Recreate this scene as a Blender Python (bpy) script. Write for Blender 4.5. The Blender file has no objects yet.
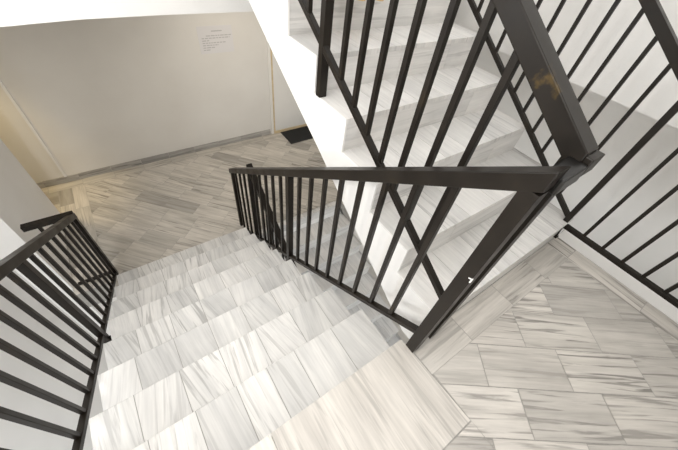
import bpy, bmesh, math, random
from mathutils import Vector, Matrix
random.seed(11)
SC = bpy.context.scene
COL = SC.collection
V = Vector

# ------------------------------------------------------------------ materials
def new_mat(name):
    m = bpy.data.materials.new(name); m.use_nodes = True
    nt = m.node_tree; nt.nodes.clear()
    out = nt.nodes.new('ShaderNodeOutputMaterial'); b = nt.nodes.new('ShaderNodeBsdfPrincipled')
    nt.links.new(b.outputs[0], out.inputs[0])
    return m, nt, b

def node(nt, kind, **kw):
    n = nt.nodes.new(kind)
    for k, v in kw.items():
        if k in n.inputs: n.inputs[k].default_value = v
        else: setattr(n, k, v)
    return n

def ramp(nt, fac, stops):
    r = nt.nodes.new('ShaderNodeValToRGB'); e = r.color_ramp.elements
    while len(e) < len(stops): e.new(0.5)
    for i, (p, c) in enumerate(stops):
        e[i].position = p; e[i].color = (*c, 1)
    nt.links.new(fac, r.inputs[0]); return r.outputs[0]

def mixc(nt, fac, a, b, mode='MIX'):
    m = nt.nodes.new('ShaderNodeMix'); m.data_type = 'RGBA'; m.blend_type = mode
    for sock, v in ((0, fac), (6, a), (7, b)):
        if hasattr(v, 'is_linked') or hasattr(v, 'links'): nt.links.new(v, m.inputs[sock])
        else: m.inputs[sock].default_value = v if sock == 0 else (*v, 1)
    return m.outputs[2]

def marble(name, light, mid, dark, streak=1.0, rough=0.28, blotch=0.5, low=0.83):
    """polished veined stone; UV u runs along the grain, every tile carries its own offset and tone"""
    m, nt, b = new_mat(name)
    uv = node(nt, 'ShaderNodeUVMap')
    at = node(nt, 'ShaderNodeAttribute', attribute_name='tone')
    L = nt.links.new
    def stretched(su, sv, seed):
        mp = node(nt, 'ShaderNodeMapping'); mp.inputs['Scale'].default_value = (su, sv, 1)
        mp.inputs['Location'].default_value = (seed, seed*1.7, 0)
        L(uv.outputs[0], mp.inputs[0]); return mp.outputs[0]
    w = node(nt, 'ShaderNodeMath', operation='MULTIPLY'); L(at.outputs['Fac'], w.inputs[0]); w.inputs[1].default_value = 37.0
    def noise(su, sv, seed, detail, dist, rg=0.55):
        n = node(nt, 'ShaderNodeTexNoise', noise_dimensions='4D'); n.inputs['Scale'].default_value = 1
        n.inputs['Detail'].default_value = detail; n.inputs['Distortion'].default_value = dist; n.inputs['Roughness'].default_value = rg
        L(stretched(su, sv, seed), n.inputs['Vector']); L(w.outputs[0], n.inputs['W']); return n.outputs[0]
    broad = ramp(nt, noise(1.3, 17, 1.3, 4, 0.5), [(0.38, (0, 0, 0)), (0.60, (1, 1, 1))])
    veins = ramp(nt, noise(2.4, 46, 5.1, 5, 0.7), [(0.52, (0, 0, 0)), (0.61, (1, 1, 1))])
    fine = noise(7, 120, 8.7, 3, 0.2)
    cloud = noise(3.5, 4.5, 2.2, 3, 0.6)
    c = mixc(nt, broad, mid, light)
    vf = node(nt, 'ShaderNodeMath', operation='MULTIPLY'); L(veins, vf.inputs[0])
    fr = node(nt, 'ShaderNodeMath', operation='MULTIPLY'); L(at.outputs['Fac'], fr.inputs[0]); fr.inputs[1].default_value = 7.3
    fr2 = node(nt, 'ShaderNodeMath', operation='FRACT'); L(fr.outputs[0], fr2.inputs[0])
    mr = node(nt, 'ShaderNodeMapRange'); L(fr2.outputs[0], mr.inputs[0]); mr.inputs[3].default_value = 0.15*streak; mr.inputs[4].default_value = 0.95*streak
    L(mr.outputs[0], vf.inputs[1])
    c = mixc(nt, vf.outputs[0], c, dark)
    # fine grain and cloudiness
    f = ramp(nt, fine, [(0.3, (0.90, 0.90, 0.90)), (0.7, (1.04, 1.04, 1.04))])
    c = mixc(nt, streak, c, f, 'MULTIPLY')
    g = ramp(nt, cloud, [(0.3, (0.88, 0.88, 0.89)), (0.65, (1.03, 1.03, 1.03))])
    c = mixc(nt, blotch, c, g, 'MULTIPLY')
    t = ramp(nt, at.outputs['Fac'], [(0.0, (low, low, low)), (0.22, (0.93, 0.93, 0.925)), (1.0, (1.05, 1.045, 1.04))])
    c = mixc(nt, 1.0, c, t, 'MULTIPLY')
    L(c, b.inputs['Base Color'])
    b.inputs['Roughness'].default_value = rough
    b.inputs['Specular IOR Level'].default_value = 0.45
    return m

def plaster(name, col, bump=0.25, stain=0.0, stain_col=(0.5, 0.45, 0.36)):
    m, nt, b = new_mat(name); L = nt.links.new
    tc = node(nt, 'ShaderNodeTexCoord')
    n = node(nt, 'ShaderNodeTexNoise'); n.inputs['Scale'].default_value = 90; n.inputs['Detail'].default_value = 4
    L(tc.outputs['Object'], n.inputs['Vector'])
    n2 = node(nt, 'ShaderNodeTexNoise'); n2.inputs['Scale'].default_value = 2.2; n2.inputs['Detail'].default_value = 5
    L(tc.outputs['Object'], n2.inputs['Vector'])
    v = ramp(nt, n2.outputs[0], [(0.3, (0.95, 0.945, 0.94)), (0.7, (1.0, 1.0, 1.0))])
    L(mixc(nt, 1.0, col, v, 'MULTIPLY'), b.inputs['Base Color'])
    bp = node(nt, 'ShaderNodeBump'); bp.inputs['Strength'].default_value = bump; bp.inputs['Distance'].default_value = 0.004
    L(n.outputs[0], bp.inputs['Height']); L(bp.outputs[0], b.inputs['Normal'])
    b.inputs['Roughness'].default_value = 0.85
    b.inputs['Specular IOR Level'].default_value = 0.25
    return m

def steel(name, patch=None):
    m, nt, b = new_mat(name); L = nt.links.new
    tc = node(nt, 'ShaderNodeTexCoord')
    n = node(nt, 'ShaderNodeTexNoise'); n.inputs['Scale'].default_value = 9; n.inputs['Detail'].default_value = 6
    L(tc.outputs['Object'], n.inputs['Vector'])
    c = ramp(nt, n.outputs[0], [(0.35, (0.0125, 0.0100, 0.0078)), (0.62, (0.018, 0.0142, 0.0107)), (0.8, (0.033, 0.024, 0.013))])
    if patch:                                                       # brassy brown patch with a noisy outline
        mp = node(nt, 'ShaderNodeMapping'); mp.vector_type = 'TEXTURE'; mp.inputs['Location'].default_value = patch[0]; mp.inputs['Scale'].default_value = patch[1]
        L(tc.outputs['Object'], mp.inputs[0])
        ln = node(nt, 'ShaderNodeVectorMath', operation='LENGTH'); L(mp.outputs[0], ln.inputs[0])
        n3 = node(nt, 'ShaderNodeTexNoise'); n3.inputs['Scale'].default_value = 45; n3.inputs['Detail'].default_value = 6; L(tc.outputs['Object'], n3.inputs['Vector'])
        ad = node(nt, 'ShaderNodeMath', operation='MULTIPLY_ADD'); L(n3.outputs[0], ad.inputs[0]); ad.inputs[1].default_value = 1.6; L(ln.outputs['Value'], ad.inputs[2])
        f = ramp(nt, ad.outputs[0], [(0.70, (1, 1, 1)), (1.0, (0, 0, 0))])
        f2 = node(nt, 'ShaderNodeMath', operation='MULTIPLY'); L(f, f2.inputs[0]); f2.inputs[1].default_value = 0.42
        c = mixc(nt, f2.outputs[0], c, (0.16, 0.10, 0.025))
    L(c, b.inputs['Base Color'])
    r = ramp(nt, n.outputs[0], [(0.3, (0.30, 0.30, 0.30)), (0.7, (0.46, 0.46, 0.46))])
    L(r, b.inputs['Roughness'])
    b.inputs['Specular IOR Level'].default_value = 0.2
    return m

def plain(name, col, rough=0.6, noise_scale=None, amt=0.1):
    m, nt, b = new_mat(name); L = nt.links.new
    if noise_scale:
        tc = node(nt, 'ShaderNodeTexCoord')
        n = node(nt, 'ShaderNodeTexNoise'); n.inputs['Scale'].default_value = noise_scale; n.inputs['Detail'].default_value = 4
        L(tc.outputs['Object'], n.inputs['Vector'])
        v = ramp(nt, n.outputs[0], [(0.3, (1-amt,)*3), (0.7, (1+amt*0.5,)*3)])
        L(mixc(nt, 1.0, col, v, 'MULTIPLY'), b.inputs['Base Color'])
    else: b.inputs['Base Color'].default_value = (*col, 1)
    b.inputs['Roughness'].default_value = rough
    return m

M_TREAD = marble('veined_white_marble', (0.80, 0.785, 0.755), (0.67, 0.66, 0.64), (0.38, 0.37, 0.355), 0.8, 0.30, 0.8)
M_UP = marble('soft_white_marble', (0.78, 0.765, 0.74), (0.69, 0.68, 0.66), (0.44, 0.43, 0.42), 0.65, 0.34, 0.7)
M_FLOOR = marble('veined_grey_marble', (0.67, 0.635, 0.585), (0.53, 0.50, 0.46), (0.26, 0.245, 0.225), 1.1, 0.26, 0.7, 0.78)
M_HALL = marble('veined_beige_marble', (0.66, 0.62, 0.56), (0.52, 0.485, 0.435), (0.28, 0.26, 0.23), 0.9, 0.24, 0.6, 0.68)
M_SKIRT = marble('dark_marble_skirting', (0.50, 0.48, 0.45), (0.36, 0.345, 0.32), (0.18, 0.17, 0.16), 1.0, 0.3, 0.6)
M_GROUT = plain('grey_grout', (0.36, 0.345, 0.32), 0.9, 60, 0.15)
M_WHITE = plaster('white_plaster', (0.86, 0.85, 0.83))
M_CREAM = plaster('cream_plaster', (0.77, 0.745, 0.70))
M_STEEL = steel('dark_brown_painted_steel')
M_PATCH = steel('brassy_patch_steel', ((-0.03, 0.128, 1.128), (0.07, 0.13, 0.075)))
M_DARK = plain('burnt_black_weld', (0.012, 0.011, 0.010), 0.28, 40, 0.4)
M_MAT = plain('black_rubber_bristle', (0.018, 0.018, 0.018), 0.9, 120, 0.5)
M_PAPER = plain('white_paper', (0.73, 0.71, 0.705), 0.7)
M_INK = plain('grey_ink', (0.50, 0.485, 0.475), 0.8)
M_DOOR = plain('cream_door_paint', (0.82, 0.80, 0.76), 0.45, 3, 0.03)
M_WOOD = plain('pale_yellow_wood', (0.66, 0.53, 0.33), 0.5, 14, 0.15)
M_PIPE = plain('white_plastic_trunking', (0.80, 0.79, 0.78), 0.5)
M_SHOE = plain('brown_leather', (0.16, 0.075, 0.03), 0.4, 20, 0.3)
M_SOLE = plain('tan_sole', (0.58, 0.40, 0.20), 0.5)
M_CHIP = plain('bare_white_chip', (0.85, 0.85, 0.83), 0.5)

# ------------------------------------------------------------------ mesh helpers
class MB:
    """collects shapes; faces carry a per-tile tone and UVs in metres"""
    def __init__(s):
        s.v = []; s.f = []; s.uv = []; s.t = []; s.mi = []
    def poly(s, pts, uvs=None, tone=0.5, mi=0):
        i = len(s.v); s.v += [tuple(p) for p in pts]; s.f.append(tuple(range(i, i+len(pts))))
        s.uv += uvs or [(0, 0)]*len(pts); s.t += [tone]*len(pts); s.mi.append(mi)
    def box(s, a, b, tone=0.5, grain='x', mi=0, off=(0, 0)):
        x0, y0, z0 = a; x1, y1, z1 = b
        c = [V((x, y, z)) for z in (z0, z1) for y in (y0, y1) for x in (x0, x1)]
        gi = 'xyz'.index(grain)
        for q in ((0, 2, 3, 1), (4, 5, 7, 6), (0, 1, 5, 4), (2, 6, 7, 3), (0, 4, 6, 2), (1, 3, 7, 5)):
            p = [c[k] for k in q]
            n = (p[1]-p[0]).cross(p[2]-p[0]); na = max(range(3), key=lambda k: abs(n[k]))
            ax = [k for k in range(3) if k != na]
            if gi in ax: ua = gi; va = [k for k in ax if k != gi][0]
            else: ua = 2 if 2 in ax else ax[0]; va = [k for k in ax if k != ua][0]
            s.poly(p, [(w[ua]+off[0], w[va]+off[1]) for w in p], tone, mi)
    def nosed(s, x0, x1, y0, y1, z0, z1, tone, off, c=0.005):
        """tread tile with a rounded far edge (towards +y)"""
        prof = [(y0, z0), (y1, z0), (y1, z1-c), (y1-0.3*c, z1-0.3*c), (y1-c, z1), (y0, z1)]
        n = len(prof); cum = [0.0]; mark = len(s.uv)
        for i in range(n): a, b = prof[i], prof[(i+1) % n]; cum.append(cum[-1]+math.hypot(b[0]-a[0], b[1]-a[1]))
        s.poly([(x0, y, z) for y, z in prof], [(y+off[0], z+off[1]) for y, z in prof], tone)
        s.poly([(x1, y, z) for y, z in reversed(prof)], [(y+off[0], z+off[1]) for y, z in reversed(prof)], tone)
        for i in range(n):
            a, b = prof[i], prof[(i+1) % n]; u, v = cum[i]+off[0], cum[i+1]+off[0]
            s.poly([(x0, *a), (x1, *a), (x1, *b), (x0, *b)], [(u, x0+off[1]), (u, x1+off[1]), (v, x1+off[1]), (v, x0+off[1])], tone)
        a = (tone*11.3 % 1-0.5)*0.55                                # the veins of each tile run a little differently
        s.uv[mark:] = [(u*math.cos(a)-v*math.sin(a), u*math.sin(a)+v*math.cos(a)) for u, v in s.uv[mark:]]
    def bar(s, p0, p1, w, h, up=(0, 0, 1), mi=0, cut=None):
        p0 = V(p0); p1 = V(p1); d = (p1-p0).normalized(); u = V(up)
        side = d.cross(u).normalized(); u = side.cross(d).normalized()
        c = []
        for p in (p0, p1):
            for a, b in ((-1, -1), (1, -1), (1, 1), (-1, 1)):
                q = p + side*(a*w/2) + u*(b*h/2)
                if cut == 'y':                                   # plumb end: slide the corner along the bar to the plane y = p.y
                    q = q + d*((p.y-q.y)/d.y)
                c.append(q)
        for q in ((0, 1, 2, 3), (7, 6, 5, 4), (0, 4, 5, 1), (1, 5, 6, 2), (2, 6, 7, 3), (3, 7, 4, 0)):
            s.poly([c[k] for k in q], None, 0.5, mi)
    def prism(s, prof, x0, x1, mi=0):
        """profile in (y, z) extruded along x"""
        n = len(prof)
        s.poly([(x0, y, z) for y, z in prof], None, 0.5, mi)
        s.poly([(x1, y, z) for y, z in reversed(prof)], None, 0.5, mi)
        for i in range(n):
            a, b = prof[i], prof[(i+1) % n]
            s.poly([(x0, *a), (x1, *a), (x1, *b), (x0, *b)], None, 0.5, mi)
    def build(s, name, mats, parent=None, bevel=0.0, loc=None):
        me = bpy.data.meshes.new(name); me.from_pydata([tuple(V(q)-(V(parent.location) if parent is not None else V())) for q in s.v], [], s.f)
        uv = me.uv_layers.new(name='UVMap')
        for i, q in enumerate(s.uv): uv.data[i].uv = q
        at = me.attributes.new('tone', 'FLOAT', 'POINT')
        for i, q in enumerate(s.t): at.data[i].value = q
        for m in (mats if isinstance(mats, (list, tuple)) else [mats]): me.materials.append(m)
        for p, k in zip(me.polygons, s.mi): p.material_index = k
        bm = bmesh.new(); bm.from_mesh(me)
        if not s.keep: bmesh.ops.remove_doubles(bm, verts=bm.verts, dist=1e-6)
        bmesh.ops.recalc_face_normals(bm, faces=bm.faces)
        if bevel:
            bmesh.ops.bevel(bm, geom=[e for e in bm.edges if e.is_manifold and e.calc_face_angle(0) > 0.5], offset=bevel, segments=2, affect='EDGES', profile=0.6)
        bm.to_mesh(me); bm.free()
        o = bpy.data.objects.new(name, me); COL.objects.link(o)
        if parent is not None: o.parent = parent
        return o
    keep = False

def tag(o, label, cat, group=None):
    o['label'] = label; o['category'] = cat
    if group: o['group'] = group
    return o
def struct(o, label=None, cat=None):
    o['kind'] = 'structure'
    if label: o['label'] = label
    if cat: o['category'] = cat
    return o
def empty(name, loc=(0, 0, 0)):
    o = bpy.data.objects.new(name, None); o.location = loc; o.empty_display_size = 0.2; COL.objects.link(o); return o
def copy_tree(o, parent=None):
    c = o.copy(); COL.objects.link(c)
    if parent is not None: c.parent = parent
    for ch in o.children: copy_tree(ch, c)
    return c

def clip(poly, region):
    """Sutherland-Hodgman against a convex counter-clockwise region"""
    out = poly
    for i in range(len(region)):
        a = region[i]; b = region[(i+1) % len(region)]
        def ins(p): return (b[0]-a[0])*(p[1]-a[1])-(b[1]-a[1])*(p[0]-a[0]) >= -1e-9
        def cross(p, q):
            d1 = (b[0]-a[0])*(p[1]-a[1])-(b[1]-a[1])*(p[0]-a[0]); d2 = (b[0]-a[0])*(q[1]-a[1])-(b[1]-a[1])*(q[0]-a[0])
            t = d1/(d1-d2); return (p[0]+(q[0]-p[0])*t, p[1]+(q[1]-p[1])*t)
        src, out = out, []
        for k in range(len(src)):
            p, q = src[k-1], src[k]
            if ins(q):
                if not ins(p): out.append(cross(p, q))
                out.append(q)
            elif ins(p): out.append(cross(p, q))
        if len(out) < 3: return []
    return out

def diag_tiles(mb, regions, z, ang, tl, tw, s0, joints, gap=0.0017, rnd=None):
    """courses of long tiles laid at an angle; joints: {row: phase}"""
    rnd = rnd or random.Random(3)
    e1 = (math.cos(ang), math.sin(ang)); e2 = (-e1[1], e1[0])
    xs = [p[0] for r in regions for p in r]; ys = [p[1] for r in regions for p in r]
    cor = [(x, y) for x in (min(xs), max(xs)) for y in (min(ys), max(ys))]
    ss = [e2[0]*x+e2[1]*y for x, y in cor]; tt = [e1[0]*x+e1[1]*y for x, y in cor]
    for row in range(int((min(ss)-s0)/tw)-2, int((max(ss)-s0)/tw)+2):
        ph = joints.get(row); ph = rnd.random()*tl if ph is None else ph
        k0 = int((min(tt)-ph)/tl)-2; k1 = int((max(tt)-ph)/tl)+2
        for k in range(k0, k1):
            t0 = ph+k*tl+gap; t1 = ph+(k+1)*tl-gap; sa = s0+row*tw+gap; sb = s0+(row+1)*tw-gap
            tone = rnd.random()
            if rnd.random() < 0.1: tone *= 0.15
            q = [(e1[0]*t+e2[0]*s, e1[1]*t+e2[1]*s) for t, s in ((t0, sa), (t1, sa), (t1, sb), (t0, sb))]
            for r in regions:
                p = clip(q, r)
                if p: mb.poly([(x, y, z) for x, y in p], [(e1[0]*x+e1[1]*y+tone*5, e2[0]*x+e2[1]*y+tone*3) for x, y in p], tone)

def rect(x0, y0, x1, y1): return [(x0, y0), (x1, y0), (x1, y1), (x0, y1)]
def strip(mb, x0, y0, x1, y1, z, cuts, along, grain=None, gap=0.0017, rnd=random):
    """a straight border of tiles; cuts are the joints along its length"""
    grain = grain or along
    for a, b in zip(cuts[:-1], cuts[1:]):
        q = rect(a+gap, y0+gap, b-gap, y1-gap) if along == 'x' else rect(x0+gap, a+gap, x1-gap, b-gap)
        t = rnd.random()
        mb.poly([(x, y, z) for x, y in q], [((x, y) if grain == 'x' else (y, x)) for x, y in q], t)

# ------------------------------------------------------------------ dimensions (metres, z = 0 on the half landing)
R_, T_ = 0.17, 0.2703
XL, XR = -0.933, 0.369          # flight down
XS, XE = 0.478, 1.715            # flight up
Y0 = -0.046                     # first nosing of the flight up
ZH = -9*R_                      # hall floor
YB = 4.08                       # hall back wall

# ------------------------------------------------------------------ the flight down to the hall
rs = random.Random(5)
down = tag(empty('staircase', (-0.28, 2.16, ZH)), 'pale veined marble stairs going down from the half landing to the hall', 'stairs')
for k in range(1, 9):
    z = -k*R_; ya = (k-1)*T_; yb = k*T_
    cuts = [XL] + {1: [-0.70, -0.52, -0.345, -0.20, -0.055, 0.16]}.get(k, [-0.755, -0.553, -0.355, -0.15, 0.06, 0.235]) + [XR]
    m = MB()
    for a, b in zip(cuts[:-1], cuts[1:]):
        m.nosed(a+.0016, b-.0016, ya-0.02, yb, z-0.024, z, rs.random(), (rs.random()*4, rs.random()*4))
    m.box((XL+.002, ya-0.019, z-0.022), (XR-.002, yb-.002, z-0.002), 0.5, 'y', 1)
    m.build('tread', [M_TREAD, M_GROUT], down)
    m = MB()                                                       # riser under this nosing, facing the hall
    for a, b in zip(cuts[:-1], cuts[1:]):
        m.box((a+.0012, yb-0.028, z-R_), (b-.0012, yb-0.006, z-0.024), rs.random(), 'x')
    m.build('riser', M_TREAD, down)
m = MB()
for a, b in zip([XL, -.55, -.15, .16, XR][:-1], [XL, -.55, -.15, .16, XR][1:]):
    m.box((a+.0012, -0.028, -R_), (b-.0012, -0.006, -0.026), rs.random(), 'x')
m.build('riser', M_TREAD, down)
prof = [(-0.03, -0.03)]
for k in range(1, 9): prof += [((k-1)*T_-0.028, -k*R_-0.024), (k*T_-0.028, -k*R_-0.024)]
prof += [(8*T_-0.028, ZH-0.02), (8*T_-0.35, ZH-0.02), (-0.03, -0.36)]
m = MB(); m.prism(prof, XL+0.004, XR-0.004); m.build('flight_slab', M_WHITE, down)

# ------------------------------------------------------------------ the flight up, and the same flight one storey below
def up_flight():
    rs = random.Random(8)
    root = empty('staircase', (1.1, Y0, 0))
    for k in range(1, 10):
        z = k*R_; ya = Y0+(k-1)*T_; yb = Y0+k*T_
        if k == 9: yb = ya+0.06
        cuts = [XS] + [XS+0.05+0.2*i+rs.uniform(-.015, .015) for i in range(1, 7)] + [XE]
        m = MB()
        for a, b in zip(cuts[:-1], cuts[1:]):
            m.box((a+.0012, ya, z-0.024), (b-.0012, yb+0.015, z), rs.random(), 'y', 0, (rs.random()*4, rs.random()*4))
        m.box((XS+.002, ya+.002, z-0.022), (XE-.002, yb+.01, z-0.002), 0.5, 'y', 1)
        m.build('tread', [M_UP, M_GROUT], root)
        m = MB(); half = [XS, 0.93+rs.uniform(-.1, .1), 1.42, XE]
        for a, b in zip(half[:-1], half[1:]):
            m.box((a+.001, ya+0.004, z-R_), (b-.001, ya+0.026, z-0.024), rs.random(), 'x', 0, (rs.random()*4, rs.random()*4))
        m.build('riser', M_UP, root)
    prof = [(Y0-0.001, -0.04), (Y0-0.001, R_-0.0015)]
    for k in range(1, 9): prof += [(Y0+k*T_-0.001, k*R_-0.0015), (Y0+k*T_-0.001, (k+1)*R_-0.0015)]
    prof += [(2.19, 9*R_-0.0015), (2.19, 1.14), (1.772, 0.889), (1.363, 0.640), (0.947, 0.395), (0.706, 0.242), (0.463, 0.094), (0.172, -0.089), (0.06, -0.158), (Y0-0.001, -0.16)]
    m = MB(); m.prism(prof, XS-0.004, XS+0.006)                     # plastered side facing the well
    m.build('side_face', M_WHITE, root)
    pin = [(Y0+0.026, -0.15), (Y0+0.026, R_-0.03)]
    for k in range(1, 9): pin += [(Y0+k*T_+0.026, k*R_-0.024), (Y0+k*T_+0.026, (k+1)*R_-0.024)]
    pin += [(2.19, 9*R_-0.024)] + prof[-8:-1]
    m = MB(); m.prism(pin, XS+0.006, XE-0.003); m.build('flight_slab', M_WHITE, root)
    return root
up = up_flight()
tag(up, 'marble stairs climbing from the half landing beside the white stringer', 'stairs')
below = copy_tree(up); below.location.z -= 18*R_
tag(below, 'shaded stairs descending below the hall floor, seen through the well balusters', 'stairs')

# ------------------------------------------------------------------ floors
m = MB()
XW = 1.727
m.box((XL, -1.5, -0.16), (0.36, -0.03, -0.0015), 0.5, 'x', 1)
m.box((0.36, -1.5, -0.16), (1.86, Y0+0.003, -0.0015), 0.5, 'x', 1)
rl = random.Random(21)
joints = {0: 0.655-0.39*2, -1: 0.783-0.39*2, 1: 0.90-0.39*2, 2: 1.13-0.39*2}
diag_tiles(m, [[(0.377, -1.5), (1.60, -1.5), (1.60, -0.19), (0.3685, -0.19), (0.377, -0.395)], rect(XL, -1.5, 0.377, -0.4005)], 0.0, math.radians(-36), 0.39, 0.185, 0.03, joints, 0.0017, rl)
strip(m, 0.362, -0.19, 1.60, Y0, 0.0, [0.367, 0.65, 1.0, 1.33, 1.60], 'x', 'x', 0.0017, rl)
strip(m, 1.60, 0, XW, 0, 0.0, [-1.5, -1.05, -0.60, -0.18, Y0], 'y', 'y', 0.0017, rl)
for a, b in zip([XL, -0.62, -0.30, 0.358][:-1], [XL, -0.62, -0.30, 0.358][1:]):
    t = rl.random(); k = 0.018 if b > 0.3 else 0.0
    q = [(a+.0013, -0.40), (b+k-.0013, -0.395), (b-.0013, 0.0), (a+.0013, 0.0)]; tone = 0.4+0.5*t
    m.poly([(u, v, 0.0) for u, v in q], [(v+t*4, u+t*3) for u, v in q], tone)
    m.poly([(u, v, w) for (u, v), w in zip([q[3], q[2], q[2], q[3]], (0, 0, -0.024, -0.024))], [(w+t*4, u+t*3) for u, w in ((a, 0), (b, 0), (b, -.024), (a, -.024))], tone)
m.box((XW+.001, -1.5, -0.05), (1.86, Y0, 0.0025), 0.5, 'x', 2)      # white painted edge under the wall-side railing
land = m.build('floor_landing', [M_FLOOR, M_GROUT, M_WHITE])
struct(land, 'half landing paved with diagonal veined marble tiles and straight borders', 'floor')
m = MB(); m.box((XL, -1.5, -18*R_-0.16), (1.9, Y0+0.003, -18*R_), 0.5, 'x'); o = m.build('floor_lower_landing', M_HALL)
struct(o, 'shaded landing one storey below the half landing', 'floor')

m = MB(); rh = random.Random(4)
YE = 2.182                       # top nosing of the descending flight
m.box((-1.33, 2.25, ZH-0.25), (XL, YB+0.1, ZH-0.002), 0.5, 'x', 1)
m.box((XL, 8*T_-0.004, ZH-0.25), (XS-0.006, YE, ZH-0.002), 0.5, 'x', 1)
m.box((XE+0.002, YE-0.3, ZH-0.25), (2.5, YE, ZH-0.002), 0.5, 'x', 1)
m.box((XL, YE, ZH-0.25), (2.5, YB+0.1, ZH-0.002), 0.5, 'x', 1)
m.box((-3.2, 3.45, ZH-0.25), (-1.33, YB+0.1, ZH-0.002), 0.5, 'x', 1)
diag_tiles(m, [rect(-1.05, YE+0.0, 2.5, 3.93), rect(-1.05, 8*T_-0.004, XS-0.006, YE), rect(XE+.002, YE-0.3, 2.5, YE)], ZH, math.radians(-47), 0.39, 0.185, 0.02, {}, 0.0016, rh)
strip(m, -3.2, 3.93, 2.5, YB, ZH, [-3.2+0.356*i for i in range(17)], 'x', 'x', 0.0016, rh)
strip(m, -1.33, 0, -1.19, 0, ZH, [2.25, 2.6, 2.95, 3.3, 3.62, 3.93], 'y', 'y', 0.0016, rh)
strip(m, -1.19, 0, -1.05, 0, ZH, [2.25, 2.45, 2.8, 3.15, 3.5, 3.93], 'y', 'y', 0.0016, rh)
strip(m, -3.2, 3.45, -1.33, 3.69, ZH, [-3.2+0.374*i for i in range(6)], 'x', 'x', 0.0016, rh)
strip(m, -3.2, 3.69, -1.33, 3.93, ZH, [-3.2+0.374*i for i in range(6)], 'x', 'x', 0.0016, rh)
hall = m.build('floor', [M_HALL, M_GROUT])
struct(hall, 'lower hall floor of diagonal veined marble tiles', 'floor')

# ------------------------------------------------------------------ walls, ceiling, beams
def sbox(name, a, b, mat, label=None, cat=None, bevel=0):
    m = MB(); m.box(a, b); o = m.build(name, mat, None, bevel); return struct(o, label, cat)
sbox('wall_back', (-3.2, YB, ZH-0.2), (2.9, YB+0.15, 0.80), M_CREAM, 'cream back wall of the lower hall with a paper notice', 'wall')
m = MB(); cx = [(-3.2, .66), (-1.5, .668), (-0.68, .694), (-0.35, .712), (0.1, .719), (2.9, .719)]
for (xa, za), (xb, zb_) in zip(cx[:-1], cx[1:]):
    m.poly([(xa, 2.2, za), (xb, 2.2, zb_), (xb, 2.2, 1.5), (xa, 2.2, 1.5)]); m.poly([(xa, 2.2, za), (xa, YB+.15, za), (xb, YB+.15, zb_), (xb, 2.2, zb_)])
    m.poly([(xa, YB+.15, za), (xa, YB+.15, 1.5), (xb, YB+.15, 1.5), (xb, YB+.15, zb_)]); m.poly([(xa, 2.2, 1.5), (xb, 2.2, 1.5), (xb, YB+.15, 1.5), (xa, YB+.15, 1.5)])
m.poly([(-3.2, 2.2, .66), (-3.2, 2.2, 1.5), (-3.2, YB+.15, 1.5), (-3.2, YB+.15, .66)]); m.poly([(2.9, 2.2, .719), (2.9, YB+.15, .719), (2.9, YB+.15, 1.5), (2.9, 2.2, 1.5)])
struct(m.build('ceiling', M_WHITE), 'white ceiling slab edge above the lower hall', 'ceiling')
sbox('wall_left', (-1.75, 2.34, -3.3), (-1.33, 3.47, 0.72), M_WHITE, 'grey-lit wall stub where the handrail end is fixed', 'wall')
sbox('wall_left_well', (-1.70, -1.6, -3.3), (-1.525, 2.34, 3.2), M_WHITE, 'pale wall of the open well behind the left railing', 'wall')
sbox('wall_left_passage', (-3.2, 3.30, ZH-0.2), (-1.75, 3.45, 0.72), M_CREAM)
sbox('wall_left_end', (-3.35, 3.3, ZH-0.2), (-3.2, YB+0.15, 0.9), M_CREAM)
sbox('wall_right', (2.5, -1.6, -3.3), (2.9, YB, 0.73), M_WHITE, 'shaded lower wall behind the wall-side railing', 'wall')
sbox('wall_right_upper', (2.0, -1.6, 0.733), (2.9, 2.2, 3.2), M_WHITE, 'bright upper wall behind the wall-side railing', 'wall')
sbox('wall_front', (-1.7, -1.65, -3.3), (2.9, -1.5, 3.2), M_WHITE)
sbox('floor_well', (-1.7, -1.65, -3.4), (2.9, YB, -3.3), M_CREAM)
m = MB()
for a in range(-9, 8):
    x0 = a*0.36; m.box((max(x0, -3.2)+.001, YB-0.014, ZH), (min(x0+0.36, 1.60)-.001, YB, ZH+0.085), rh.random(), 'x', 0, (a*.7, a*.3)) if min(x0+.36, 1.6) > x0 else None
struct(m.build('baseboard_back', M_SKIRT), 'grey marble skirting along the hall back wall', 'baseboard')
sbox('trim_1', (-1.215, YB-0.016, ZH+0.085), (-1.19, YB, 0.72), M_PIPE, 'thin white vertical cable trunking on the hall back wall', 'trim')

# door in the back wall, right of the notice
d = empty('door_1', (2.05, YB, ZH)); struct(d, 'cream door at the far end of the hall behind the black mat', 'door')
m = MB(); m.box((1.685, YB-0.022, ZH+0.045), (2.43, YB-0.002, 0.55)); m.build('door_panel', M_DOOR, d)
m = MB(); m.box((1.62, YB-0.02, ZH), (1.66, YB-0.001, 0.66)); m.box((1.66, YB-0.02, 0.60), (2.44, YB-0.001, 0.66)); m.build('door_frame', M_DOOR, d)
m = MB(); m.box((1.66, YB-0.026, ZH), (1.683, YB-0.001, 0.60)); m.build('edge_strip', M_WOOD, d)
m = MB(); m.box((1.683, YB-0.035, ZH), (2.44, YB-0.001, ZH+0.042)); m.build('threshold', M_WOOD, d)

# ------------------------------------------------------------------ railings
BW = 0.020
def vbar(name, x, y, z0, z1, root, wx=BW, wy=BW, mat=None):
    m = MB(); m.box((x-wx/2, y-wy/2, z0), (x+wx/2, y+wy/2, z1)); return m.build(name, mat or M_STEEL, root, 0.0015)
def rail(name, p0, p1, w, h, root, cut='y', bevel=0.003, mat=None):
    m = MB(); m.bar(p0, p1, w, h, (0, 0, 1), 0, cut); return m.build(name, mat or M_STEEL, root, bevel)

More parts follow.
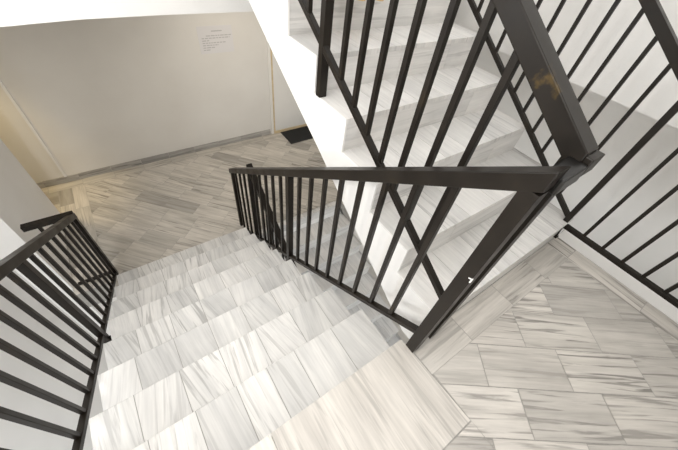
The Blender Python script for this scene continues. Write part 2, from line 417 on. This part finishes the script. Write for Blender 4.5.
# well side of the flight down
A = tag(empty('stair_railing', (0.38, -0.05, 0)), 'dark steel railing on the well side of the stairs going down', 'railing')
x = 0.382
zt = lambda y: 0.942-0.690*y      # handrail centre
zb = lambda y: 0.104-0.713*y      # bottom rail centre
rail('handrail', (x, -0.076, zt(-0.076)), (x, 2.385, zt(2.385)), 0.052, 0.047, A)
rail('bottom_rail', (x, -0.035, zb(-0.035)), (x, 2.36, zb(2.36)), 0.030, 0.026, A)
for k in range(-9, 11):
    y = 1.124-0.126*k
    if k == 0 or y < 0.05 or y > 2.32: continue
    vbar('baluster', x, y, zb(y), zt(y)-0.02, A)
vbar('post', x-0.0025, -0.052, 0.0, zt(-0.052)-0.024, A, 0.045, 0.045)
vbar('post', x, 2.365, ZH, zt(2.365)-0.02, A, 0.032, 0.032)
vbar('post', x, 1.124, zb(1.124)-0.10, zt(1.124)-0.02, A, 0.04, 0.04)
m = MB(); m.box((x-0.03, 1.108, zb(1.124)-0.095), (x+0.005, 1.14, zb(1.124)-0.07)); m.build('bracket', M_STEEL, A, 0.002)
m = MB(); m.bar((0.3575, -0.0745, 0.600), (0.3575, -0.0745, 0.620), 0.005, 0.004, (0, 1, 0)); m.bar((0.3572, -0.072, 0.616), (0.3572, -0.064, 0.612), 0.003, 0.004); m.build('paint_chip', M_CHIP, A)['label'] = 'bare white chip in the dark paint'

# well side of the flight up (and its twin one storey below)
def up_railing():
    root = empty('stair_railing', (0.495, -0.05, 0))
    x = 0.495
    zt = lambda y: 1.055+0.680*y
    zb = lambda y: 0.286+0.617*y
    rail('handrail', (x, -0.075, zt(-0.075)), (x, 2.16, zt(2.16)), 0.058, 0.050, root, mat=M_PATCH)
    rail('bottom_rail', (0.484, -0.03, zb(-0.03)), (0.484, 2.16, zb(2.16)), 0.026, 0.026, root)
    for k in range(-10, 7):
        y = 0.8500-0.1115*k if k >= 0 else 1.0155-0.1115*k
        if y < 0.03 or y > 2.12: continue
        vbar('baluster', 0.484, y, zb(y), zt(y)-0.02, root)
    vbar('post', x, -0.052, 0.0, zt(-0.052)-0.02, root, 0.04, 0.04)
    vbar('post', 0.4895, 1.0, 4*R_, zt(1.0)-0.02, root, 0.04, 0.034)
    vbar('post', x, 2.15, 9*R_, zt(2.15)-0.02, root, 0.04, 0.04)
    return root
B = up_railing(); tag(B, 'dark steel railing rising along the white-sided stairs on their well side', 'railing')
m = MB()
m.bar((0.395, -0.066, 0.972), (0.475, -0.070, 0.990), 0.046, 0.050, (0, 0, 1)); m.build('weld_joint', M_DARK, B, 0.006)['label'] = 'blackened weld block between the two handrails'
m = MB(); m.bar((0.470, -0.083, 1.004), (0.530, -0.083, 1.004), 0.02, 0.046); m.build('end_cap', M_STEEL, B, 0.003)
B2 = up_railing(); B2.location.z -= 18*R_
tag(B2, 'dark steel railing of the stairs below the hall, seen behind the well-side balusters', 'railing')

# left side of the flight down, with the short guard across to the wall stub
Cc = tag(empty('stair_railing', (-0.97, 0.0, 0)), 'dark steel railing along the open left side of the stairs going down', 'railing')
x = -0.968
zt = lambda y: 0.878-0.668*y
zb = lambda y: -0.030-0.636*y
YF = 2.345
rail('handrail', (x, -0.02, zt(-0.02)), (x, YF, zt(YF)), 0.05, 0.045, Cc)
rail('bottom_rail', (x, 0.0, zb(0.0)), (x, YF, zb(YF)), 0.030, 0.026, Cc)
for k in range(-10, 11):
    y = 1.235-0.125*k
    if k == 0 or y < 0.05 or y > 2.28: continue
    vbar('baluster', x, y, zb(y), zt(y)-0.02, Cc)
vbar('post', x, 1.235, zb(1.235)-0.10, zt(1.235)-0.02, Cc, 0.036, 0.044)
m = MB(); m.box((x, 1.22, zb(1.235)-0.09), (XL+0.02, 1.25, zb(1.235)-0.065)); m.build('bracket', M_STEEL, Cc, 0.002)
vbar('post', x, YF-0.02, ZH-0.03, zt(YF)+0.005, Cc, 0.04, 0.05)
vbar('post', x, 0.0, -0.12, zt(0.0)-0.02, Cc, 0.04, 0.04)
zc = -0.656
rail('cross_rail', (x+0.02, YF-0.02, zc), (-1.275, YF-0.02, zc), 0.048, 0.046, Cc, None)
rail('cross_bottom_rail', (x, YF-0.02, -1.475), (-1.265, YF-0.02, -1.475), 0.026, 0.026, Cc, None)
m = MB(); m.bar((-1.185, YF-0.02, zc-0.02), (-1.185, YF-0.02, zc-0.085), 0.022, 0.022, (0, 1, 0)); m.build('bracket', M_STEEL, Cc, 0.001)

# wall side: up the flight and round onto the landing
D = tag(empty('stair_railing', (1.655, -0.02, 0)), 'black steel railing by the right wall, along the landing edge and up the stairs', 'railing')
x = 1.655
zt = lambda y: 0.985+0.648*y
zb = lambda y: 0.216+0.668*y
rail('handrail', (x, -0.02, zt(-0.02)), (x, 2.1, zt(2.1)), 0.046, 0.042, D)
rail('bottom_rail', (x, -0.02, zb(-0.02)), (x, 2.1, zb(2.1)), 0.026, 0.026, D)
for k in range(0, 18):
    y = 0.100+0.111*k
    vbar('baluster', x, y, zb(y), zt(y)-0.015, D, 0.016, 0.018)
vbar('post', x, -0.028, 0.135, zt(-0.02), D, 0.028, 0.030)
m = MB(); m.bar((x-0.006, -0.036, 0.15), (x-0.006, -0.050, 0.052), 0.012, 0.008, (0, 1, 0)); m.box((x-0.024, -0.060, 0.044), (x+0.004, -0.0425, 0.056)); m.build('bracket', M_STEEL, D, 0.001)
rail('landing_handrail', (x, -0.02, 0.975), (x, -1.4, 0.975), 0.046, 0.042, D)
rail('landing_bottom_rail', (x, -0.03, 0.140), (x, -1.4, 0.140), 0.028, 0.028, D)
for k in range(0, 12):
    y = -0.152-0.109*k
    vbar('baluster', x, y, 0.140, 0.965, D, 0.016, 0.018)
vbar('post', x, -1.40, 0.0, 0.97, D, 0.030, 0.030)

# ------------------------------------------------------------------ small things
m = MB(); m.box((1.77, 3.66, ZH), (2.40, 4.035, ZH+0.012)); o = m.build('doormat', M_MAT, None, 0.003)
tag(o, 'black rectangular doormat on the marble floor before the cream door', 'doormat')

n = tag(empty('paper_notice', (0.95, YB, -0.06)), 'white paper notice with grey lines of print on the hall wall', 'notice')
m = MB(); m.box((0.735, YB-0.003, -0.205), (1.158, YB, 0.097)); m.build('sheet', M_PAPER, n)
rn = random.Random(2)
m = MB()
m.box((0.90, YB-0.004, 0.036), (1.03, YB-0.0031, 0.048))
for i, (a, b) in enumerate([(0.83, 1.14), (0.775, 1.12), (0.775, 0.86), (0.775, 1.06), (0.775, 0.97), (0.775, 0.92), (0.775, 0.855)]):
    zz = -0.006-0.026*i; xx = a
    while xx < b:                                                   # unreadable words as short dashes
        w = rn.uniform(0.018, 0.05); m.box((xx, YB-0.004, zz-0.006), (min(xx+w, b), YB-0.0031, zz+0.004)); xx += w+0.009
m.build('print', M_INK, n)

def shoe(loc, label):
    root = empty('shoe', loc)
    L, W = 0.29, 0.09
    def outline(s, n=28):
        pts = []
        for i in range(n):
            a = 2*math.pi*i/n; c = math.cos(a); q = math.sin(a)
            yy = -c*L/2                                              # toe towards -y
            w = W/2*(1.0 if c > 0 else 0.80)*(1-0.18*max(0, -c)**2)*(1-0.16*math.exp(-((c+0.15)/0.35)**2))
            pts.append((q*w*s, yy*s))
        return pts
    m = MB(); o0 = outline(1.0)
    n = len(o0)
    for z0, z1 in ((0.0, 0.022),):
        m.poly([(a, b, z0) for a, b in reversed(o0)]); m.poly([(a, b, z1) for a, b in o0])
        for i in range(n):
            a, b = o0[i], o0[(i+1) % n]; m.poly([(*a, z0), (*b, z0), (*b, z1), (*a, z1)])
    for i, vv in enumerate(m.v): m.v[i] = tuple(V(vv)+V(loc))
    m.build('sole', M_SOLE, root, 0.003)
    m = MB(); rings = []
    for lv, (s, z) in enumerate(((0.97, 0.022), (0.96, 0.040), (0.90, 0.058), (0.72, 0.075), (0.5, 0.09))):
        ring = []
        for a, b in outline(s):
            f = max(0.0, min(1.0, (b+L*0.5)/(L*0.62)))               # low at the toe, rising to the heel
            ring.append((a, b+0.10*(1-s)*1.2*(1 if lv > 2 else 0.3), 0.022+(z-0.022)*(0.55+0.75*f)))
        rings.append(ring)
    for r0, r1 in zip(rings[:-1], rings[1:]):
        for i in range(n): m.poly([r0[i], r0[(i+1) % n], r1[(i+1) % n], r1[i]])
    m.poly(rings[-1])
    for i, vv in enumerate(m.v): m.v[i] = tuple(V(vv)+V(loc))
    u = m.build('upper', M_SHOE, root)
    for p in u.data.polygons: p.use_smooth = True
    return tag(root, label, 'shoe')
YT6 = Y0+5*T_
shoe((0.895, YT6-0.030, 6*R_+0.0005), 'brown leather shoe on the upper stair tread, toe over the nosing, right one of two')
shoe((0.790, YT6-0.020, 6*R_+0.0005), 'brown leather shoe on the upper stair tread, toe over the nosing, left one of two')

# ------------------------------------------------------------------ light
w = bpy.data.worlds.new('sky'); SC.world = w; w.use_nodes = True
bg = w.node_tree.nodes['Background']; bg.inputs[0].default_value = (1.0, 0.985, 0.96, 1); bg.inputs[1].default_value = 1.25
def area(name, loc, target, size, energy, col, sy=None):
    l = bpy.data.lights.new(name, 'AREA'); l.energy = energy; l.color = col; l.size = size
    if sy: l.shape = 'RECTANGLE'; l.size_y = sy
    o = bpy.data.objects.new(name, l); COL.objects.link(o); o.location = loc
    o.rotation_euler = (V(target)-V(loc)).to_track_quat('-Z', 'Y').to_euler(); return o
area('side_light', (-1.42, 0.30, 1.42), (0.9, 1.2, 0.0), 0.8, 18, (1.0, 0.955, 0.89))
area('left_cool_light', (-1.49, 1.25, 1.0), (0.3, 1.35, -0.7), 1.0, 19, (0.96, 0.98, 1.0), 0.8)  # unseen cool area light from the left; no window is modelled
area('lower_fill', (0.1, -1.40, -1.25), (-0.2, 1.6, -1.7), 1.3, 30, (0.92, 0.96, 1.0), 0.9)  # added fill under the landing to brighten the lower flight, no window there
area('well_fill', (-1.23, -1.0, 0.45), (-1.36, 2.34, -0.45), 0.35, 12, (0.97, 0.98, 1.0))  # added fill that brightens the wall stub, no lamp in the well
area('hall_fill', (1.1, 3.1, 0.70), (1.0, 3.1, -1), 0.9, 9, (1.0, 0.90, 0.76))  # unseen fill added to lift the hall, not a known ceiling lamp
sl = bpy.data.lights.new('passage_lamp', 'SPOT'); sl.energy = 55; sl.color = (1.0, 0.78, 0.42); sl.spot_size = math.radians(62); sl.spot_blend = 0.9; sl.shadow_soft_size = 0.06
so = bpy.data.objects.new('passage_lamp', sl); COL.objects.link(so); so.location = (-1.55, 3.72, 0.62)

# ------------------------------------------------------------------ camera
RX = ((0.819, -0.563, 0.116), (-0.354, -0.653, -0.670), (0.452, 0.507, -0.734))
CAM_R = None
cam = bpy.data.cameras.new('camera'); cam.sensor_width = 36.0; cam.lens = CAM_F = 303.399/678*36; cam.clip_start = 0.02
co = bpy.data.objects.new('camera', cam); COL.objects.link(co)
fw = V(RX[2]).normalized(); rt = V(RX[0]); rt = (rt-fw*rt.dot(fw)).normalized(); upv = rt.cross(fw)
Mx = Matrix((rt, upv, -fw)).transposed().to_4x4(); Mx.translation = V((-0.326, -0.205, 1.351)); co.matrix_world = Mx
SC.camera = co
vs = SC.view_settings; vs.view_transform = 'Standard'; vs.look = 'None'; vs.gamma = 1; vs.use_curve_mapping = False; vs.exposure = 0.45
